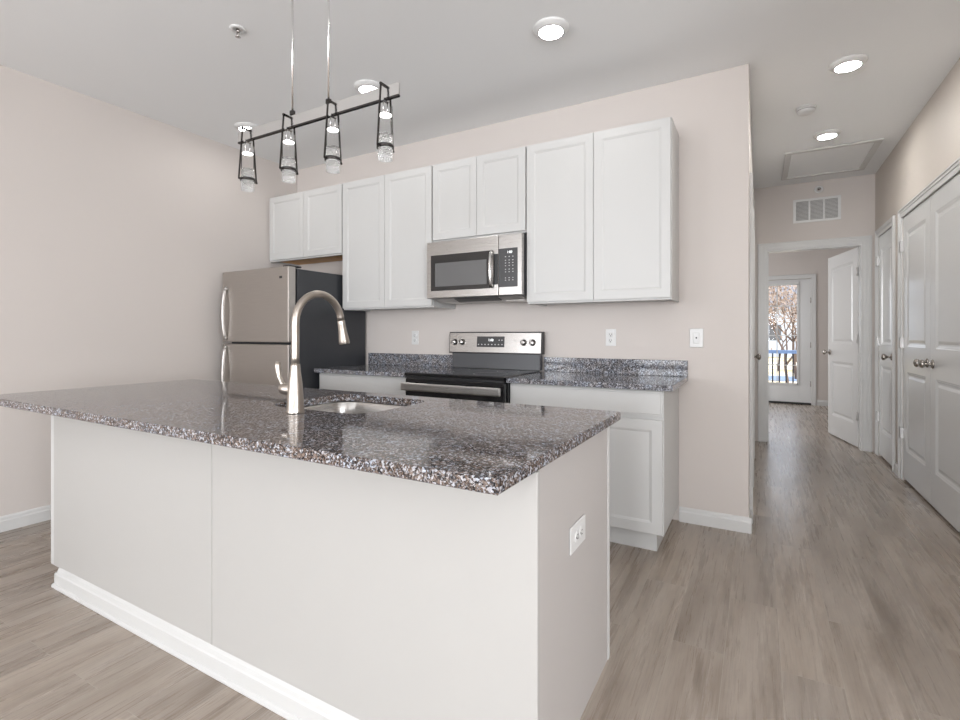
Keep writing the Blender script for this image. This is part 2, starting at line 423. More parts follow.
# baseboards: profile (offset from wall, height)
def bb_profile(h=.092, t=.014): return [(0, 0), (t, 0), (t, h*.68), (t*.72, h*.76), (t*.62, h*.9), (t*.3, h), (0, h)]
def bb(name, axis, wall, side, a0, a1, h=.092, t=.014, label=None):
    poly = [(wall+side*p, z) for p, z in bb_profile(h, t)]
    return struct(name, MB().prism(poly, axis, a0, a1), M['trim'], label or 'white baseboard', 'baseboard')
bb('baseboard_left', 'y', XL, 1, YB, 2.58, label='white baseboard along the left wall')
bb('baseboard_kitchen', 'x', YK, -1, -.4365, XE+.014, label='white baseboard between the base cabinet and the hall corner')
bb('baseboard_hall_left', 'y', XE, 1, YK, D1[0]-.07, label='white baseboard round the kitchen wall corner')
bb('baseboard_right', 'y', XR, -1, CY1+.07, LY0-.07, label='short white baseboard between the two closets')
bb('baseboard_right_near', 'y', XR, -1, 1.4, CY0-.07, label='white baseboard right of the closet')
bb('baseboard_bedroom', 'x', BY, -1, GX1+.075, BX1, label='white baseboard right of the balcony door')
bb('baseboard_bedroom_left', 'x', BY, -1, BX0, GX0-.075, label='white baseboard left of the balcony door')

# door casings: two-step section
def casing(name, plane, side, axis, a0, a1, top, w=.075, label='', z0=0):
    """casing round an opening a0..a1 up to top; axis 'y': wall x=plane, axis 'x': wall y=plane"""
    b = MB()
    def bx(p0, p1, q0, q1, za, zb):
        lo, hi = sorted((plane+side*p0, plane+side*p1))
        if axis == 'y': b.box(lo, hi, q0, q1, za, zb, .0015, 1)
        else: b.box(q0, q1, lo, hi, za, zb, .0015, 1)
    for t0, i0, i1 in ((.011, 0, w), (.016, w*.45, w*.96), (.020, w*.72, w*.92)):
        bx(0, t0, a0-i1, a0-i0, z0, top+i1)
        bx(0, t0, a1+i0, a1+i1, z0, top+i1)
        bx(0, t0, a0-i0, a1+i0, top+i0, top+i1)
    return struct(name, b, M['trim'], label, 'trim')
casing('trim_1', XR, -1, 'y', CY0, CY1, LEAF_Z+.001, label='white casing round the double closet doors')
casing('trim_2', XR, -1, 'y', LY0, LY1, LEAF_Z+.001, label='white casing round the narrow linen closet door')
casing('trim_3', YF, -1, 'x', OX0, OX1, OZ, .075, label='white casing round the bedroom doorway')
casing('trim_4', BY, -1, 'x', GX0, GX1, GZ, .07, label='white casing round the balcony door')
casing('trim_5', XE, 1, 'y', D1[0], D1[1], LEAF_Z, .065, label='white casing of the nearer door on the hall left wall')
casing('trim_6', XE, 1, 'y', D2[0], D2[1], LEAF_Z, .065, label='white casing of the farther door on the hall left wall')
# jambs of the bedroom doorway
b = MB(); b.box(OX0, OX0+.018, YF-.002, YF+.112, 0, OZ); b.box(OX1-.018, OX1, YF-.002, YF+.112, 0, OZ); b.box(OX0+.018, OX1-.018, YF-.002, YF+.112, OZ-.018, OZ)
b.box(OX0+.018, OX0+.03, YF+.03, YF+.065, 0, OZ-.018)
struct('trim_7', b, M['trim'], 'white door jamb lining of the bedroom doorway', 'trim')

# ------------------------------------------------------------------ panelled doors
def knob_bm():
    # axis along -y (towards the room), rose on y=0
    return MB().lathe([(0, 0), (.030, 0), (.032, .004), (.026, .010), (.011, .014), (.010, .032), (.018, .040), (.027, .050), (.029, .060), (.024, .070), (.010, .0755), (0, .0765)], 24, RX(math.pi/2))
def door_leaf(name, m4, w, h, knob_x, hinge_x, label, knob=True, back_knob=False, panels=None, hinge_z=(.25, 1.08, 1.88)):
    """leaf local: face towards -y at y=0"""
    b = MB(); st = .112
    if w < .65: st = .10
    b.panelled(w, h, .035, [(st, w-st, .23, .86), (st, w-st, 1.06, h-.13)], .022, .009, .03)
    # thicken
    root = b.xf(m4).build(name, M['door'])
    root['kind'] = 'structure'; root['label'] = label; root['category'] = 'door'
    if knob:
        k = knob_bm().xf(m4 @ T(knob_x, 0, .958)).build('door_knob', M['nickel_knob'], root)
        if back_knob: knob_bm().xf(m4 @ T(knob_x, .035, .958) @ RZ(math.pi)).build('door_knob', M['nickel_knob'], root)
    if hinge_x is not None:
        for z in hinge_z:
            hb = MB(); hb.lathe([(.006, -.045), (.006, .045)], 12, T(hinge_x, -.005, z))
            hb.box(hinge_x-.030, hinge_x+.018, -.0215 if name[-1] in '13' else -.0045, -.0005, z-.044, z+.044)
            hb.xf(m4).build('hinge', M['hinge'], root)
    return root
DX = XR+.002
m_closet = lambda y: T(DX, y, .022) @ RZ(-math.pi/2)      # local x runs towards -y
LW = (CY1-CY0)/2-.003
door_leaf('door_1', m_closet(CY1-.002), LW, LEAF_Z-.023, LW-.062, .0, 'far leaf of the double closet, white two-panel door with knob', hinge_z=(.36, 1.09, 1.87))
door_leaf('door_2', m_closet(CY1-LW-.005), LW, LEAF_Z-.023, .062, None, 'near leaf of the double closet, white two-panel door cut by the frame edge')
door_leaf('door_3', m_closet(LY1-.002), LY1-LY0-.004, LEAF_Z-.023, LY1-LY0-.065, .0, 'narrow white linen closet door beside the bedroom doorway', hinge_z=(.36, 1.09, 1.87))
# hall left wall doors (faces +x)
m_left = lambda y: T(XE-.006, y, .014) @ RZ(math.pi/2)
door_leaf('door_4', m_left(D1[0]+.002), D1[1]-D1[0]-.004, LEAF_Z-.018, .67, None, 'white door nearest the kitchen corner on the hall left wall', knob=False)
door_leaf('door_5', m_left(D2[0]+.002), D2[1]-D2[0]-.004, LEAF_Z-.018, .70, None, 'white door with satin knob farther along the hall left wall')
# open bedroom door, hinged at the right jamb and swung into the bedroom
ang = math.atan2(-.155, .795)     # direction of the leaf from the hinge, x against y
hx, hy = OX1-.024, YF+.112
# local x from free edge to hinge, visible face (-y local) must look towards -x
dirv = Vector((-math.sin(math.radians(12.3)), math.cos(math.radians(12.3)), 0))
w_ = .81
free = Vector((hx, hy, 0)) + dirv*w_
theta = math.atan2(-dirv.y, -dirv.x)
door_leaf('door_6', T(free.x, free.y, .012) @ RZ(theta), w_, 2.07, .062, w_, 'open white two-panel bedroom door swung inward', back_knob=True, hinge_z=(.32, 1.12, 1.82))

# glazed balcony door
gd = struct_root('door_7', (GX0, BY+.03, 0), 'white balcony door with gridded glass showing the railing and trees', 'door')
gx0, gx1, gz0, gz1 = -.03, .585, .33, 2.035
b = MB(); b.box(GX0+.004, gx0, BY+.03, BY+.075, .03, GZ-.004, .001, 1); b.box(gx1, GX1-.004, BY+.03, BY+.075, .03, GZ-.004, .001, 1)
b.box(gx0, gx1, BY+.03, BY+.075, .03, gz0, .001, 1); b.box(gx0, gx1, BY+.03, BY+.075, gz1, GZ-.004, .001, 1)
b.build('door_frame', M['door'], gd)
b = MB(); f_ = .022
b.box(gx0-.012, gx0+f_, BY+.018, BY+.03, gz0-.012, gz1+.012, .003, 1); b.box(gx1-f_, gx1+.012, BY+.018, BY+.03, gz0-.012, gz1+.012, .003, 1)
b.box(gx0, gx1, BY+.018, BY+.03, gz0-.012, gz0+f_, .003, 1); b.box(gx0, gx1, BY+.018, BY+.03, gz1-f_, gz1+.012, .003, 1)
b.box(gx0-.005, gx1+.005, BY+.012, BY+.03, gz1-.012, gz1+.03, .003, 1)
b.build('glazing_bead', M['trim'], gd)
MB().box(gx0, gx1, BY+.050, BY+.054, gz0, gz1).build('glass_pane', M['pane'], gd)
b = MB(); b.box(.270, .286, BY+.045, BY+.049, gz0, gz1)
for z in (.653, 1.159, 1.666): b.box(gx0, gx1, BY+.045, BY+.049, z-.008, z+.008)
b.build('muntin_grid', M['trim'], gd)
MB().box(GX0, GX1, BY-.01, BY+.10, 0, .028, .003, 1).build('threshold', M['rubber'], gd)
for z in (.35, 1.0, 1.75): MB().lathe([(.007, -.045), (.007, .045)], 10, T(GX1-.004, BY+.022, z)).build('hinge', M['nickel_knob'], gd)
knob_bm().xf(T(GX0+.06, BY+.03, .96)).build('door_knob', M['nickel_knob'], gd)

# ------------------------------------------------------------------ kitchen wall cabinets
CF = 3.017      # face of the doors
def cab_door(x0, x1, z0, z1, y, parent, name='door', fr=.050):
    w, h = x1-x0, z1-z0
    return MB().panelled(w, h, .019, [(fr, w-fr, fr, h-fr)], .012, .006).move(x0, y, z0).build(name, M['cab'], parent)
def wall_cabinet(x0, x1, z0, z1, label, under='cab', name='wall_cabinet'):
    t = thing(name, ((x0+x1)/2, YK, z0), label, 'cabinet')
    b = MB(); y0 = CF+.020; y1 = YK-.001; s = .016
    b.box(x0+.001, x0+s, y0+.02, y1, z0, z1); b.box(x1-s, x1-.001, y0+.02, y1, z0, z1)
    b.box(x0+s, x1-s, y0+.02, y1, z1-s, z1); b.box(x0+s, x1-s, y1-.006, y1, z0+.01, z1-s)
    # face frame
    fw = .038
    b.box(x0+.001, x0+fw, y0, y0+.02, z0, z1, .001, 1); b.box(x1-fw, x1-.001, y0, y0+.02, z0, z1, .001, 1)
    b.box(x0+fw, x1-fw, y0, y0+.02, z0, z0+fw); b.box(x0+fw, x1-fw, y0, y0+.02, z1-fw, z1)
    b.build('body', M['cab'], t)
    MB().box(x0+s, x1-s, y0+.02, y1-.006, z0+.012, z0+.022).build('underside_panel', M[under], t)
    xm = (x0+x1)/2
    cab_door(x0+.005, xm-.0015, z0+.012, z1-.006, CF, t)
    cab_door(xm+.0015, x1-.005, z0+.012, z1-.006, CF, t)
    return t
ZT = 2.437
wall_cabinet(-3.925, -3.012, 1.845, ZT, 'short white two-door wall cabinet above the refrigerator, bare wood underneath', 'maple')
MB().box(XL+.001, -3.926, CF+.022, CF+.040, 1.845, ZT).build('filler_strip', M['cab'])
tag(bpy.data.objects['filler_strip'], 'thin white filler strip between the left wall and the cabinet above the refrigerator', 'filler strip')
wall_cabinet(-3.010, -2.106, 1.382, ZT, 'tall white two-door wall cabinet between refrigerator and microwave')
wall_cabinet(-2.104, -1.348, 1.862, ZT, 'short white two-door wall cabinet directly above the microwave')
wall_cabinet(-1.346, -.437, 1.382, ZT, 'tall white two-door wall cabinet at the right end, right of the microwave')

# ------------------------------------------------------------------ base cabinets
CT = .914; CB = .884
BFY = 2.752      # face of base doors
def base_cabinet(x0, x1, label, end_right=False):
    t = thing('base_cabinet', ((x0+x1)/2, YK, 0), label, 'cabinet')
    b = MB(); y0 = BFY+.020; y1 = YK-.016
    b.box(x0+.001, x1-.001, y0, y1, .105, CB-.001, .001, 1)
    b.build('body', M['cab'], t)
    MB().box(x0+.001, x1-(.045 if end_right else .001), y0+.045, y1, 0, .105).build('toe_kick', M['cab'], t)
    w = x1-x0-.012
    dr = MB(); dr.box(x0+.006, x1-.006, BFY+.006, BFY+.019, .742, CB-.010); dr.box(x0+.016, x1-.016, BFY, BFY+.006, .752, CB-.020, .003, 2)
    dr.build('drawer', M['cab'], t)
    xm = (x0+x1)/2
    cab_door(x0+.006, xm-.0015, .115, .722, BFY, t, fr=.055); cab_door(xm+.0015, x1-.006, .115, .722, BFY, t, fr=.055)
    return t
base_cabinet(-3.000, -2.114, 'white base cabinet left of the range, mostly hidden by the island')
base_cabinet(-1.344, -.437, 'white base cabinet right of the range with a wide drawer', True)

def wtop(x0, x1, label, notch=None):
    t = thing('countertop', ((x0+x1)/2, 3.0, CB), label, 'countertop')
    MB().box(x0, x1, 2.712, YK-.001, CB, CT, .003, 2).build('slab', M['granite'], t)
    MB().box(x0, x1, YK-.022, YK-.001, CT, CT+.102, .002, 1).build('backsplash', M['granite'], t)
    return t
wtop(-3.006, -2.114, 'speckled granite countertop between refrigerator and range')
wtop(-1.344, -.386, 'speckled granite countertop right of the range with window glare')

# ------------------------------------------------------------------ refrigerator
fx0, fx1 = -3.835, -3.036
fr = thing('refrigerator', ((fx0+fx1)/2, 3.0, 0), 'stainless steel top-freezer refrigerator with charcoal sides by the left wall', 'refrigerator')
b = MB(); b.box(fx0, fx1, 2.583, 3.325, .03, 1.676, .004, 2); b.box(fx0+.03, fx1-.03, 2.62, 3.30, 0, .03)
b.build('body', M['black_side'], fr)
def fdoor(name, z0, z1):
    d = MB().box(fx0+.002, fx1-.002, 2.500, 2.568, z0, z1, .007, 3).build(name, M['steel_dark'], fr)
    MB().box(fx0+.012, fx1-.012, 2.569, 2.583, z0+.01, z1-.01).build('gasket', M['black'], d)
    return d
fz = fdoor('freezer_door', 1.119, 1.688)
rd = fdoor('refrigerator_door', .06, 1.103)
def fhandle(parent, za, zb):
    n = 20; pts = []
    for i in range(n+1):
        u = i/n; z = za+(zb-za)*u
        pts.append((fx0+.055, 2.500-.008-.024*math.sin(math.pi*min(1, max(0, u)))**.55, z))
    b = MB().tube(pts, .0125, 12)
    b.lathe([(.017, 0), (.015, .018)], 16, T(fx0+.055, 2.500, za) @ RX(math.pi/2)); b.lathe([(.017, 0), (.015, .018)], 16, T(fx0+.055, 2.500, zb) @ RX(math.pi/2))
    return b.build('handle', M['handle'], parent)
fhandle(fz, 1.15, 1.55); fhandle(rd, .55, 1.075)
MB().box(fx1-.09, fx1-.02, 2.52, 2.64, 1.6885, 1.70, .003, 1).build('hinge_cap', M['black'], fr)
MB().box(fx1-.100, fx1-.070, 2.4985, 2.500, 1.60, 1.618).build('badge', M['keypad'], fz)

# ------------------------------------------------------------------ range
rx0, rx1 = -2.109, -1.349
rg = thing('range', ((rx0+rx1)/2, 3.0, 0), 'stainless steel electric range with black glass cooktop and rear controls', 'range')
MB().box(rx0, rx1, 2.755, YK-.03, .02, .898, .003, 1).build('body', M['black'], rg)
ck = MB().box(rx0-.001, rx1+.001, 2.690, 3.262, .899, .921, .006, 2).build('cooktop', M['black_glass'], rg)
for (x, y, r) in ((-1.93, 2.86, .095), (-1.53, 2.86, .11), (-1.93, 3.12, .075), (-1.53, 3.12, .075)):
    MB().lathe([(r, .9212), (r+.002, .9214), (r+.004, .9212)], 40, T(x, y, 0), cap=False).build('burner_ring', M['grey_enamel'], ck)
od = MB().box(rx0+.004, rx1-.004, 2.700, 2.752, .20, .880, .005, 2).build('oven_door', M['black_glass'], rg)
MB().box(rx0+.004, rx1-.004, 2.697, 2.752, .882, .897, .002, 1).build('front_trim', M['black'], rg)
b = MB(); b.box(rx0+.006, rx1-.004, 2.640, 2.664, .803, .857, .008, 3)
for x in (rx0+.03, rx1-.05): b.box(x, x+.022, 2.66, 2.701, .812, .848, .003, 1)
b.build('handle', M['steel'], od)
MB().box(rx0+.10, rx1-.10, 2.6985, 2.700, .36, .70, .0005, 1).build('oven_window', M['smoke'], od)
MB().box(rx0+.004, rx1-.004, 2.705, 2.752, .04, .19, .004, 2).build('storage_drawer', M['steel'], rg)
# rear console
MB().box(rx0+.02, rx1-.004, 3.268, YK-.03, .921, 1.036, .003, 1).build('backguard', M['grey_enamel'], rg)
cp_y = 3.252
cp = MB().prism([(cp_y+.012, 1.036), (cp_y+.026, 1.198), (YK-.026, 1.198), (YK-.026, 1.036)], 'x', rx0-.008, rx1+.012).build('console', M['black'], rg)
tilt = math.atan2(.014, .162)
def on_console(b):   # local plane: x, y=out(-), z up from console bottom
    return b.xf(T(0, cp_y+.012, 1.036) @ RX(-tilt))
on_console(MB().box(rx0-.002, rx1+.006, -.004, 0, .007, .155, .0015, 1)).build('console_face', M['steel'], cp)
dp = on_console(MB().box(-1.865, -1.632, -.007, -.003, .048, .128, .0025, 2)).build('display', M['keypad'], cp)
for x in (-2.062, -1.995, -1.477, -1.408):
    kb = MB().lathe([(.0235, 0), (.0235, .004), (.019, .006), (.0185, .024), (.015, .027), (0, .027)], 24, T(x, -.004, .084) @ RX(math.pi/2))
    kb.box(x-.003, x+.003, -.036, -.028, .068, .100, .001, 1)
    on_console(kb).build('knob', M['steel'], cp)
def text_mesh(name, s, size, m4, m, parent):
    cu = bpy.data.curves.new(name, 'FONT'); cu.body = s; cu.size = size; cu.align_x = 'CENTER'; cu.align_y = 'CENTER'; cu.extrude = .0003
    tmp = bpy.data.objects.new('tmp', cu); COL.objects.link(tmp)
    dg = bpy.context.evaluated_depsgraph_get(); me = bpy.data.meshes.new_from_object(tmp.evaluated_get(dg))
    bpy.data.objects.remove(tmp); bpy.data.curves.remove(cu)
    o0 = Vector((0, 0, 0)); q = parent
    while q is not None: o0 += Vector(q.location); q = q.parent
    me.transform(T(*(-o0)) @ m4 @ RX(math.pi/2)); me.materials.clear(); me.materials.append(m)
    o = bpy.data.objects.new(name, me); COL.objects.link(o); o.parent = parent; return o
text_mesh('clock_digits', '1:00', .026, T(0, cp_y+.012, 1.036) @ RX(-tilt) @ T(-1.745, -.0076, .100), M['digits'], dp)
for i in range(8):
    x = -1.85+i*.0285; on_console(MB().box(x-.005, x+.005, -.0076, -.007, .064, .071)).build('key_mark', M['mark'], dp)
for x in (-1.675, -1.652): on_console(MB().box(x-.004, x+.004, -.0076, -.007, .096, .104)).build('key_mark', M['mark'], dp)

# ------------------------------------------------------------------ over-the-range microwave
mx0, mx1, my, mz0, mz1 = -2.100, -1.352, 2.952, 1.440, 1.846
mw = thing('microwave', ((mx0+mx1)/2, 3.1, mz0), 'stainless steel over-the-range microwave with dark window and vertical handle', 'microwave')
MB().box(mx0+.004, mx1-.002, my+.042, YK-.002, mz0-.002, mz1+.006, .002, 1).build('body', M['grey_enamel'], mw)
MB().prism([(my+.043, mz0-.003), (my+.12, mz0-.022), (YK-.02, mz0-.022), (YK-.02, mz0-.003)], 'x', mx0+.02, mx1-.02).build('bottom_pan', M['hinge'], mw)
sx = -1.521
d = MB().box(mx0-.006, sx-.001, my, my+.036, mz0, mz1, .004, 2).build('door', M['steel'], mw)
MB().box(mx0+.030, sx-.062, my-.0015, my, mz0+.052, mz1-.098, .0006, 1).build('door_glass', M['black_glass'], d)
MB().box(mx0+.068, sx-.088, my-.0025, my-.0015, mz0+.082, mz1-.156, .0004, 1).build('window', M['smoke'], d)
n = 16
pts = [(sx-.047, my-.004-.030*math.sin(math.pi*i/n)**.5, mz0+.058+(mz1-.098-mz0-.052-.012)*i/n) for i in range(n+1)]
MB().tube(pts, .0115, 10).build('handle', M['chrome'], d)
MB().box(sx-.034, sx-.002, my-.0015, my, mz0+.075, mz1-.125, .0005, 1).build('handle_recess', M['black'], d)
c = MB().box(sx+.001, mx1+.004, my, my+.036, mz0, mz1, .004, 2).build('control_panel', M['steel'], mw)
k = MB().box(sx+.002, mx1-.026, my-.0015, my, mz0+.055, mz1-.094, .0005, 1).build('keypad', M['keypad'], c)
b = MB()
kx = [sx+.055+i*.027 for i in range(3)]
for r, z in enumerate([.115, .155, .172, .196, .214, .232, .256, .100]):
    for x in kx: MB().box(x-.004, x+.004, my-.0021, my-.0015, mz0+z-.0025, mz0+z+.0025).build('key_mark', M['mark'], k)
text_mesh('clock_digits', '1:00', .022, T(sx+.085, my-.0019, mz0+.285), M['digits'], k)
MB().box(mx1-.008, mx1+.0035, my+.037, my+.05, mz0, mz1).build('side_vent', M['black'], mw)
b = MB(); b.prism([(my+.047, mz0-.008), (my+.115, mz0-.0255), (my+.115, mz0-.02), (my+.047, mz0-.004)], 'x', mx0+.20, mx1-.20)
b.build('bottom_vent', M['black'], mw)
for xx in (mx0+.04, mx1-.18): MB().box(xx, xx+.14, my+.14, my+.34, mz0-.026, mz0-.0215).build('grease_filter', M['steel'], mw)

# ------------------------------------------------------------------ island
IT, IB = .897, .865
ix0, ix1, iy0, iy1 = -2.950, -.483, 1.066, 1.810
isl = thing('kitchen_island', (-1.68, 1.42, 0), 'long off-white kitchen island with plain panelled sides under the granite top', 'kitchen island')
b = MB(); b.box(ix0, ix1-.001, iy0+.001, iy1-.02, .085, .66); b.box(ix0+.14, ix1-.001, iy0+.001, iy1-.10, 0, .085)
# hollow upper part so that the sink can hang inside
b.box(ix0, -1.80, iy0+.001, iy1-.02, .66, IB-.001); b.box(-1.12, ix1-.001, iy0+.001, iy1-.02, .66, IB-.001)
b.box(-1.80, -1.12, iy0+.001, iy0+.05, .66, IB-.001); b.box(-1.80, -1.12, iy1-.04, iy1-.02, .66, IB-.001)
b.build('body', M['cab'], isl)
MB().box(ix0, -2.905, iy0-.010, iy0, .084, IB-.001, .001, 1).build('left_stile', M['cab'], isl)
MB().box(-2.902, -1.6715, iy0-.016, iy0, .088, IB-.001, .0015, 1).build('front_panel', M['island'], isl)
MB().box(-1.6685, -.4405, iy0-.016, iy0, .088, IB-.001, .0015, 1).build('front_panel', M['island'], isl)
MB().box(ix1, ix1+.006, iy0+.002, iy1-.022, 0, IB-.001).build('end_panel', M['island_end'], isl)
MB().box(ix1, ix1+.009, iy1-.021, iy1, 0, IB-.001, .001, 1).build('corner_stile', M['cab'], isl)
py = iy0-.016
b = MB()
b.prism([(iy0+.012, 0), (py-.019, 0), (py-.021, .004), (py-.019, .013), (py-.014, .018), (iy0+.012, .018)], 'x', -2.872, -.4405)
b.prism([(iy0+.004, .018), (py-.013, .018), (py-.0125, .062), (py-.009, .069), (iy0+.004, .069)], 'x', -2.862, -.4405)
b.prism([(iy0, .069), (py-.009, .069), (py-.006, .082), (py-.001, .092), (py, .0925), (py, .087), (iy0, .087)], 'x', -2.845, -.4405)
b.build('base_moulding', M['cab'], isl)
for i in range(4):
    w = (ix1-ix0-.03)/4; x = ix0+.015+i*w
    MB().panelled(w-.004, .72, .019, [(.055, w-.059, .055, .665)], .012, .006).xf(T(x+w-.002, iy1, .125) @ RZ(math.pi)).build('door', M['cab'], isl)

# granite top with the sink cut out
sx0, sx1, sy0, sy1, sr = -1.725, -1.212, 1.305, 1.742, .09
def rrect(x0, x1, y0, y1, r, n=10):
    out = []
    for cx, cy, a in ((x1-r, y1-r, 0), (x0+r, y1-r, 90), (x0+r, y0+r, 180), (x1-r, y0+r, 270)):
        for i in range(n+1):
            t = math.radians(a+90*i/n); out.append((cx+r*math.cos(t), cy+r*math.sin(t)))
    return out
cut = rrect(sx0, sx1, sy0, sy1, sr)
cx0, cx1, cy0, cy1 = -3.112, -.441, .856, 1.835
bm = bmesh.new()
e = .003
def loop(pts, z): return [bm.verts.new((x, y, z)) for x, y in pts]
def rect(i): return [(cx0+i, cy0+i), (cx1-i, cy0+i), (cx1-i, cy1-i), (cx0+i, cy1-i)]
top_o, mid_t, mid_b, bot_o = loop(rect(e), IT), loop(rect(0), IT-e), loop(rect(0), IB+e), loop(rect(e), IB)
ti, bi = loop(cut, IT), loop(cut, IB)
def edges(l): return [bm.edges.get((l[i], l[(i+1) % len(l)])) or bm.edges.new((l[i], l[(i+1) % len(l)])) for i in range(len(l))]
def bridge(a, b_):
    n = len(a)
    for i in range(n): bm.faces.new((a[i], a[(i+1) % n], b_[(i+1) % n], b_[i]))
bridge(top_o, mid_t); bridge(mid_t, mid_b); bridge(mid_b, bot_o); bridge(ti, bi)
bmesh.ops.triangle_fill(bm, edges=edges(top_o)+edges(ti), use_beauty=True)
bmesh.ops.triangle_fill(bm, edges=edges(bot_o)+edges(bi), use_beauty=True)
bmesh.ops.recalc_face_normals(bm, faces=bm.faces)
q = MB(); q.bm.free(); q.bm = bm
tag(q.build('island_countertop', M['granite_island']), 'long polished granite island countertop in the foreground with the sink cut-out', 'countertop')

# sink
sk = thing('kitchen_sink', ((sx0+sx1)/2, (sy0+sy1)/2, .68), 'stainless steel undermount sink sunk into the island countertop', 'sink')
bm = bmesh.new(); loops = []
for off, z in ((-.012, IB-.001), (-.003, IB-.001), (0, IB-.006), (.006, IB-.05), (.012, .73), (.03, .70), (.07, .688), (.16, .684)):
    loops.append([bm.verts.new((x, y, z)) for x, y in rrect(sx0+off, sx1-off, sy0+off, sy1-off, max(.02, sr-off*.6))])
for a, b_ in zip(loops, loops[1:]):
    for i in range(len(a)):
        f = bm.faces.new((a[i], b_[i], b_[(i+1) % len(a)], a[(i+1) % len(a)])); f.smooth = True
f = bm.faces.new(loops[-1]); bmesh.ops.recalc_face_normals(bm, faces=bm.faces)
q = MB(); q.bm.free(); q.bm = bm
q.build('bowl', M['steel'], sk)
MB().lathe([(0, .6835), (.020, .6835), (.022, .6865), (.040, .688), (.043, .6855), (.043, .684)], 32, T((sx0+sx1)/2, (sy0+sy1)/2, .001)).build('drain', M['chrome'], sk)

# faucet
fx, fy = -1.455, 1.228
fc = thing('faucet', (fx, fy, IT), 'brushed nickel gooseneck faucet with side lever standing on the island', 'faucet')
MB().lathe([(.0315, 0), (.0325, .003), (.031, .008), (.0305, .02), (.0285, .06), (.024, .11), (.0185, .15), (.0165, .17), (.0160, .176)], 36, T(fx, fy, IT)).build('base', M['nickel'], fc)
ra = .1125; cz = 1.220
pts = [(fx, fy, IT+.172), (fx, fy, IT+.20), (fx, fy, 1.16)]
for i in range(0, 25):
    a = math.pi - i/24*math.radians(172)
    pts.append((fx, fy+ra+ra*math.cos(a), cz+ra*math.sin(a)))
MB().tube(pts, .0140, 20).build('spout', M['nickel'], fc)
end = Vector(pts[-1]); dr_ = (Vector(pts[-1])-Vector(pts[-2])).normalized()
q_ = Vector((0, 0, 1)).rotation_difference(dr_).to_matrix().to_4x4()
MB().lathe([(.0138, .0), (.0150, .003), (.0150, .02), (.0170, .05), (.0205, .08), (.0215, .092), (.0205, .096), (.017, .0965)], 28, Matrix.Translation(end) @ q_).build('spray_head', M['nickel'], fc)
hd = MB().lathe([(.0205, .0), (.0205, .048), (.0185, .054), (.008, .057), (0, .0575)], 24, T(fx-.015, fy, IT+.083) @ RY(-math.pi/2)).build('handle_hub', M['nickel'], fc)
hp = [(fx-.058, fy, IT+.090), (fx-.072, fy, IT+.105), (fx-.085, fy, IT+.125), (fx-.092, fy, IT+.150), (fx-.094, fy, IT+.170), (fx-.092, fy, IT+.182)]
MB().tube(hp, [.008, .0085, .0095, .0115, .0125, .008], 14).build('lever', M['nickel'], hd)

# ------------------------------------------------------------------ wall plates
def outlet(name, m4, label, cat, kind='duplex', w=.070, h=.115):
    b = MB().box(-w/2, w/2, -.006, -.0005, -h/2, h/2, .003, 2)
    loc = m4.to_translation(); t = thing(name, loc, label, cat)
    b.xf(m4).build('plate', M['plastic'], t)
    f = MB(); s = MB()
    if kind == 'duplex':
        for dz in (-.02, .02):
            f = MB().lathe([(.0165, 0), (.0165, .003), (.015, .004), (0, .004)], 24, T(0, -.0055, dz) @ RX(math.pi/2))
            s = MB()
            for dx in (-.006, .006): s.box(dx-.0012, dx+.0012, -.0100, -.0094, dz-.002, dz+.007)
            s.box(-.003, .003, -.0100, -.0094, dz-.011, dz-.006)
            ff = f.xf(m4).build('socket_face', M['plastic'], t); s.xf(m4).build('slots', M['slot'], ff)
        return t
    else:
        f.box(-.017, .017, -.010, -.0055, -.033, .033, .002, 1)
        s.box(-.004, .004, -.0110, -.0100, -.004, .006)
    ff = f.xf(m4).build('socket_face' if kind == 'duplex' else 'jack_face', M['plastic'], t)
    s.xf(m4).build('slots', M['slot'], ff)
    return t
outlet('power_outlet', T(-2.505, YK, 1.152), 'white duplex outlet on the wall left of the range', 'outlet')
outlet('power_outlet', T(-.869, YK, 1.158), 'white duplex outlet above the right granite countertop', 'outlet')
outlet('wall_jack_plate', T(-.337, YK, 1.157), 'wide white jack plate right of the cabinets near the wall corner', 'wall plate', 'jack', .078, .118)
outlet('power_outlet', T(ix1+.006, 1.440, .580) @ RZ(math.pi/2) @ RY(math.pi/2), 'white sideways duplex outlet on the island end panel', 'outlet', 'duplex', .078, .140)

# ------------------------------------------------------------------ ceiling fixtures
def ceiling_light(loc, label, dm='diffuser'):
    t = thing('ceiling_light', loc, label, 'ceiling light', 'round recessed ceiling lights')
    MB().lathe([(.094, 0), (.095, -.004), (.090, -.011), (.075, -.022), (.064, -.026), (.062, -.024)], 48, T(*loc), cap=False).build('trim_ring', M['plastic'], t)
    MB().lathe([(0, -.0225), (.0625, -.0225), (.0625, -.0245), (0, -.0245)], 48, T(*loc)).build('diffuser', M[dm], t)
    return t
z = ZC
cl = ceiling_light((-.951, 2.45, z), 'round lit ceiling light at top centre of the kitchen, above the right cabinets')
for p, l in (((-2.208, 2.451, z), 'round lit ceiling light behind the right end of the pendant bar'),
             ((-3.456, 2.466, z), 'round lit ceiling light behind the left end of the pendant bar'),
             ((-.951, -1.2, z), 'added unseen round lit ceiling light of the living room behind the camera, right'),  # living room lamps from here on are unseen, added for more light
             ((-2.9, -1.2, z), 'added unseen round lit ceiling light of the living room behind the camera, left'),
             ((-.951, -4.2, z), 'added unseen round lit ceiling light of the living room near the patio glazing, right'),
             ((-2.9, -4.2, z), 'added unseen round lit ceiling light of the living room near the patio glazing, left')):
    dup(cl, p, l)
cl = ceiling_light((.462, 3.628, z), 'round lit ceiling light nearer the camera in the hall', 'diffuser_hall')
dup(cl, (.478, 4.826, z), 'round lit ceiling light farther down the hall, by the attic hatch')
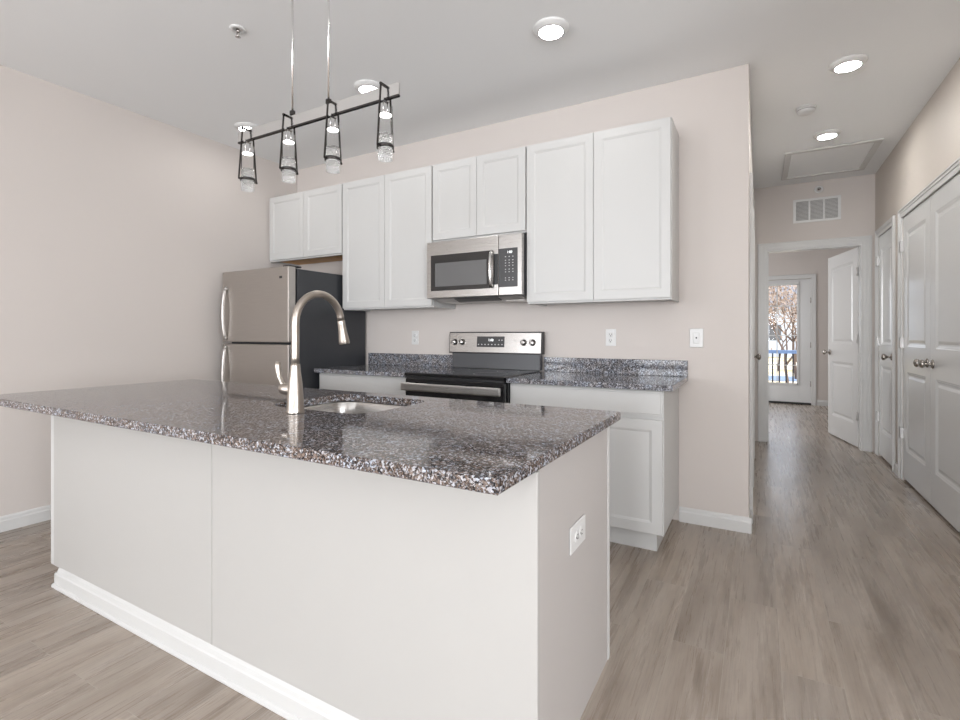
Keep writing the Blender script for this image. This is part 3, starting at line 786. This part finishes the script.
sd = thing('smoke_detector', (.294, 4.2, z), 'round white smoke detector on the hall ceiling between the two lights', 'smoke detector')
MB().lathe([(.052, 0), (.063, 0), (.063, -.009), (.060, -.012)], 36, T(.294, 4.2, z)).build('mounting_ring', M['plastic'], sd)
MB().lathe([(.055, -.010), (.057, -.015), (.056, -.030), (.048, -.040), (.02, -.042), (0, -.042)], 36, T(.294, 4.2, z)).build('cover', M['plastic'], sd)
MB().lathe([(.0572, -.020), (.0575, -.021), (.0572, -.024)], 36, T(.294, 4.2, z), cap=False).build('sensor_slot', M['slot_grey'], sd)
def sprinkler(loc, m4, label):
    t = thing('fire_sprinkler', loc, label, 'sprinkler')
    MB().lathe([(.040, 0), (.041, -.003), (.036, -.007), (.020, -.009), (.018, -.004)], 32, m4, cap=False).build('escutcheon', M['plastic'], t)
    b = MB().lathe([(.009, -.002), (.009, -.016), (.006, -.018)], 16, m4)
    t1 = MB()
    for s_ in (-1, 1): t1.tube([(s_*.007, 0, -.016), (s_*.010, 0, -.028), (s_*.004, 0, -.040)], .002, 8)
    t1.xf(m4); me = bpy.data.meshes.new('x'); t1.bm.to_mesh(me); t1.bm.free(); b.bm.from_mesh(me); bpy.data.meshes.remove(me)
    b.build('head', M['nickel_knob'], t)
    MB().lathe([(0, -.040), (.013, -.040), (.014, -.042), (0, -.042)], 20, m4).build('deflector', M['chrome'], t)
    return t
sprinkler((-2.392, 1.648, z), T(-2.392, 1.648, z), 'small white and chrome fire sprinkler on the ceiling at upper left')
sprinkler((.55, YF, 2.70), T(.55, YF, 2.70) @ RX(math.radians(-90)), 'small round sidewall sprinkler above the hall vent')
# attic hatch
hx0, hx1, hy0, hy1 = .205, .895, 5.15, 6.02
ah = thing('attic_hatch', ((hx0+hx1)/2, (hy0+hy1)/2, ZC), 'rectangular attic hatch with white moulding on the hall ceiling', 'attic hatch')
b = MB(); w = .05
for (a0, a1, b0, b1) in ((hx0, hx1, hy0, hy0+w), (hx0, hx1, hy1-w, hy1), (hx0, hx0+w, hy0+w, hy1-w), (hx1-w, hx1, hy0+w, hy1-w)):
    b.box(a0, a1, b0, b1, ZC-.014, ZC-.0005, .003, 1)
b.build('moulding', M['trim'], ah)
MB().box(hx0+w, hx1-w, hy0+w, hy1-w, ZC-.004, ZC-.0005).build('hatch_panel', M['ceiling'], ah)
# return-air vent
vx0, vx1, vz0, vz1 = .322, .740, 2.365, 2.615
vt = thing('wall_vent', ((vx0+vx1)/2, YF, vz0), 'white louvred return-air vent above the bedroom doorway', 'vent')
b = MB(); fw = .026; y0, y1 = YF-.010, YF-.0005
b.box(vx0, vx1, y0, y1, vz0, vz0+fw, .002, 1); b.box(vx0, vx1, y0, y1, vz1-fw, vz1, .002, 1)
b.box(vx0, vx0+fw, y0, y1, vz0+fw, vz1-fw); b.box(vx1-fw, vx1, y0, y1, vz0+fw, vz1-fw)
ww = (vx1-vx0-2*fw-2*.016)/3
for i in (1, 2): xx = vx0+fw+i*ww+(i-1)*.016; b.box(xx, xx+.016, y0, y1, vz0+fw, vz1-fw)
b.build('frame', M['plastic'], vt)
MB().box(vx0+fw, vx1-fw, YF-.0018, YF-.0005, vz0+fw, vz1-fw).build('backing', M['slot_grey'], vt)
for i in range(3):
    b = MB(); xa = vx0+fw+i*(ww+.016)
    for j in range(14):
        zz = vz0+fw+.006+j*.0137
        b.prism([(YF-.009, zz), (YF-.008, zz-.001), (YF-.0025, zz+.008), (YF-.0035, zz+.009)], 'x', xa+.001, xa+ww-.001)
    b.build('louvre_panel', M['plastic'], vt)

# ------------------------------------------------------------------ linear pendant light
PY = 1.33
pl = thing('pendant_light', (-1.494, PY, ZC), 'chrome linear pendant bar with four lit glass cylinders hanging over the island', 'pendant light')
MB().box(-1.70, -1.29, PY-.035, PY+.035, ZC-.028, ZC-.001, .003, 1).build('canopy', M['chrome'], pl)
for x in (-1.592, -1.396):
    MB().lathe([(.004, 2.05), (.004, ZC-.028)], 12, T(x, PY, 0)).build('rod', M['chrome'], pl)
    MB().box(x-.009, x+.009, PY-.007, PY+.007, 2.0375, 2.056, .001, 1).build('rod_collar', M['gunmetal'], pl)
bar = MB().box(-1.924, -1.064, PY-.005, PY+.005, 1.994, 2.0365, .001, 1).build('bar', M['chrome'], pl)
MB().box(-1.924, -1.064, PY-.0055, PY+.0055, 1.988, 1.9938).build('bar_underside', M['gunmetal'], pl)
first = None
def pendant(x):
    ft, fb = 2.034, 1.822; hw_t, hw_b = .024, .041
    fr_ = MB()
    for s_ in (-1, 1):
        a = Vector((x, PY+s_*hw_t, ft)); c_ = Vector((x, PY+s_*hw_b, fb))
        t_ = MB(); w = .0025
        bmv = [(x-w, a.y-w, a.z), (x+w, a.y-w, a.z), (x+w, a.y+w, a.z), (x-w, a.y+w, a.z)]
        bmw = [(x-w, c_.y-w, c_.z), (x+w, c_.y-w, c_.z), (x+w, c_.y+w, c_.z), (x-w, c_.y+w, c_.z)]
        A = [fr_.bm.verts.new(p) for p in bmv]; Bq = [fr_.bm.verts.new(p) for p in bmw]
        fr_.bm.faces.new(A); fr_.bm.faces.new(Bq[::-1])
        for i in range(4): fr_.bm.faces.new((A[i], Bq[i], Bq[(i+1) % 4], A[(i+1) % 4]))
        # little foot that turns in to the ring
        fr_.box(x-.0035, x+.0035, min(PY+s_*.026, c_.y), max(PY+s_*.026, c_.y)+.0035*(s_ > 0), fb-.001, fb+.006)
    fr_.box(x-.0035, x+.0035, PY-hw_t-.0035, PY+hw_t+.0035, ft, ft+.007)
    fo = fr_.build('frame', M['gunmetal'], pl)
    MB().lathe([(.0262, -.005), (.030, -.005), (.030, .006), (.0262, .006), (.0262, -.005)], 32, T(x, PY, fb+.005), cap=False).build('ring', M['gunmetal'], fo)
    so = MB(); so.lathe([(.002, 1.941), (.002, 1.989)], 12, T(x, PY-.011, 0)); so.lathe([(.002, 1.941), (.002, 1.989)], 12, T(x, PY+.011, 0))
    so.box(x-.006, x+.006, PY-.015, PY+.015, 1.984, 1.992)
    so.lathe([(0, 1.938), (.022, 1.938), (.022, 1.9415), (0, 1.9415)], 28, T(x, PY, 0))
    lamp = so.build('lamp_holder', M['chrome'], pl)
    MB().lathe([(0, 1.9352), (.0205, 1.9352), (.0205, 1.9378), (0, 1.9378)], 28, T(x, PY, 0)).build('lit_disc', M['led'], lamp)
    MB().lathe([(.0250, 1.872), (.0250, 1.972)], 32, T(x, PY, 0), cap=False).build('glass_sleeve', M['tube_glass'], pl)
    MB().lathe([(0, 1.782), (.0245, 1.782), (.0256, 1.7835), (.0256, 1.869), (.0245, 1.871), (0, 1.871)], 32, T(x, PY, 0)).build('bubble_glass', M['bubble'], pl)
for x in (-1.866, -1.614, -1.374, -1.124): pendant(x)

# ------------------------------------------------------------------ outside the balcony door
struct('ground', MB().box(-60, 60, 14.0, 90, -1.2, -1.0), M['lawn'], 'dry tan winter lawn outside', 'ground')
tag(MB().box(-60, 60, 27, 30, -1.0, -.97).build('road', M['asphalt']), 'blue-grey road crossing the lawn outside', 'road', kind='structure')
struct('balcony_floor', MB().box(-2.6, 2.6, BY+.13, 11.6, -.16, -.05), M['deck'], 'pale grey balcony deck', 'balcony floor')
rl = thing('balcony_railing', (0, 11.5, -.05), 'blue-topped balcony railing with thin black balusters beyond the glass', 'railing')
MB().box(-2.5, 2.5, 11.46, 11.54, .800, .868, .005, 1).build('top_rail', M['blue_rail'], rl)
MB().box(-2.5, 2.5, 11.475, 11.525, .02, .06, .003, 1).build('bottom_rail', M['blue_rail'], rl)
for i in range(-18, 19):
    x = .244+i*.1155
    if abs(x) < 2.45: MB().box(x-.013, x+.013, 11.487, 11.513, .06, .80).build('baluster', M['baluster'], rl)
for x in (-2.52, 2.52): MB().box(x-.045, x+.045, 11.455, 11.545, -.05, .90, .004, 1).build('post', M['blue_rail'], rl)

def tree(x, y, h, seed, label, lean=0, leaves=True):
    R = random.Random(seed); t = thing('bare_tree', (x, y, -1.0), label, 'tree', 'winter trees beyond the balcony')
    tr = MB(); lv = MB()
    def grow(p, d, l, r, lev):
        pts = [p]; q = Vector(p); dd = Vector(d)
        for i in range(4):
            dd = (dd + Vector((R.uniform(-.18, .18), R.uniform(-.18, .18), R.uniform(-.02, .12)))).normalized()
            q = q+dd*l/4; pts.append(q.copy())
        tr.tube(pts, [r*(1-.12*i) for i in range(5)], 6 if lev < 2 else 4)
        if lev >= 2 and leaves:
            for i in range(7):
                c_ = pts[R.randint(1, 4)] + Vector([R.uniform(-.5, .5) for _ in range(3)])
                a = Vector([R.uniform(-1, 1) for _ in range(3)]).normalized()*.06; b_ = a.orthogonal().normalized()*.04
                lv.quad(c_-a, c_+b_, c_+a, c_-b_)
        if lev < 4:
            for i in range(3 if lev < 3 else 2):
                az = R.uniform(0, 6.28); sp = R.uniform(.35, .8)
                o_ = dd.orthogonal().normalized(); o_ = (Matrix.Rotation(az, 3, dd) @ o_)
                grow(pts[R.randint(3, 4)], (dd*math.cos(sp)+o_*math.sin(sp)).normalized(), l*R.uniform(.55, .8), r*.55, lev+1)
    grow(Vector((x, y, -1.0)), Vector((lean, 0, 1)), h*.36, h*.013, 0)
    tr.build('trunk', M['bark'], t)
    if leaves: lv.build('leaves', M['leaf_o'], t)
    return t
TL = [('spreading winter tree with tan leaves seen in the lower middle panes', .75, 17, 4.6), ('slim winter tree behind the left column of panes', .1, 23, 5.6),
      ('tall grey bare tree rising into the top right pane', 1.6, 28.3, 6.8), ('small tan-leaved tree low beyond the balusters', 1.0, 34.2, 5.0),
      ('far leafy tree at the left edge of the glass', -.6, 39.5, 7.0), ('far tree at the right edge of the glass', 2.6, 46, 7.5)]
for i, (l, x, y, h) in enumerate(TL): tree(x, y, h, 11+i*5, l, leaves=i != 2)
hs = thing('distant_house', (0, 58, -1), 'pale distant house with a grey roof behind the trees outside', 'house')
MB().box(-8, 9, 56, 64, -1, 3.6).build('wall', M['siding'], hs)
MB().prism([(55.4, 3.6), (64.6, 3.6), (60, 6.2)], 'x', -8.6, 9.6).build('roof', M['roofing'], hs)
for i in range(6):
    MB().box(-6.6+i*2.5, -5.6+i*2.5, 55.93, 56, .6, 2.1).build('window', M['smoke'], hs)
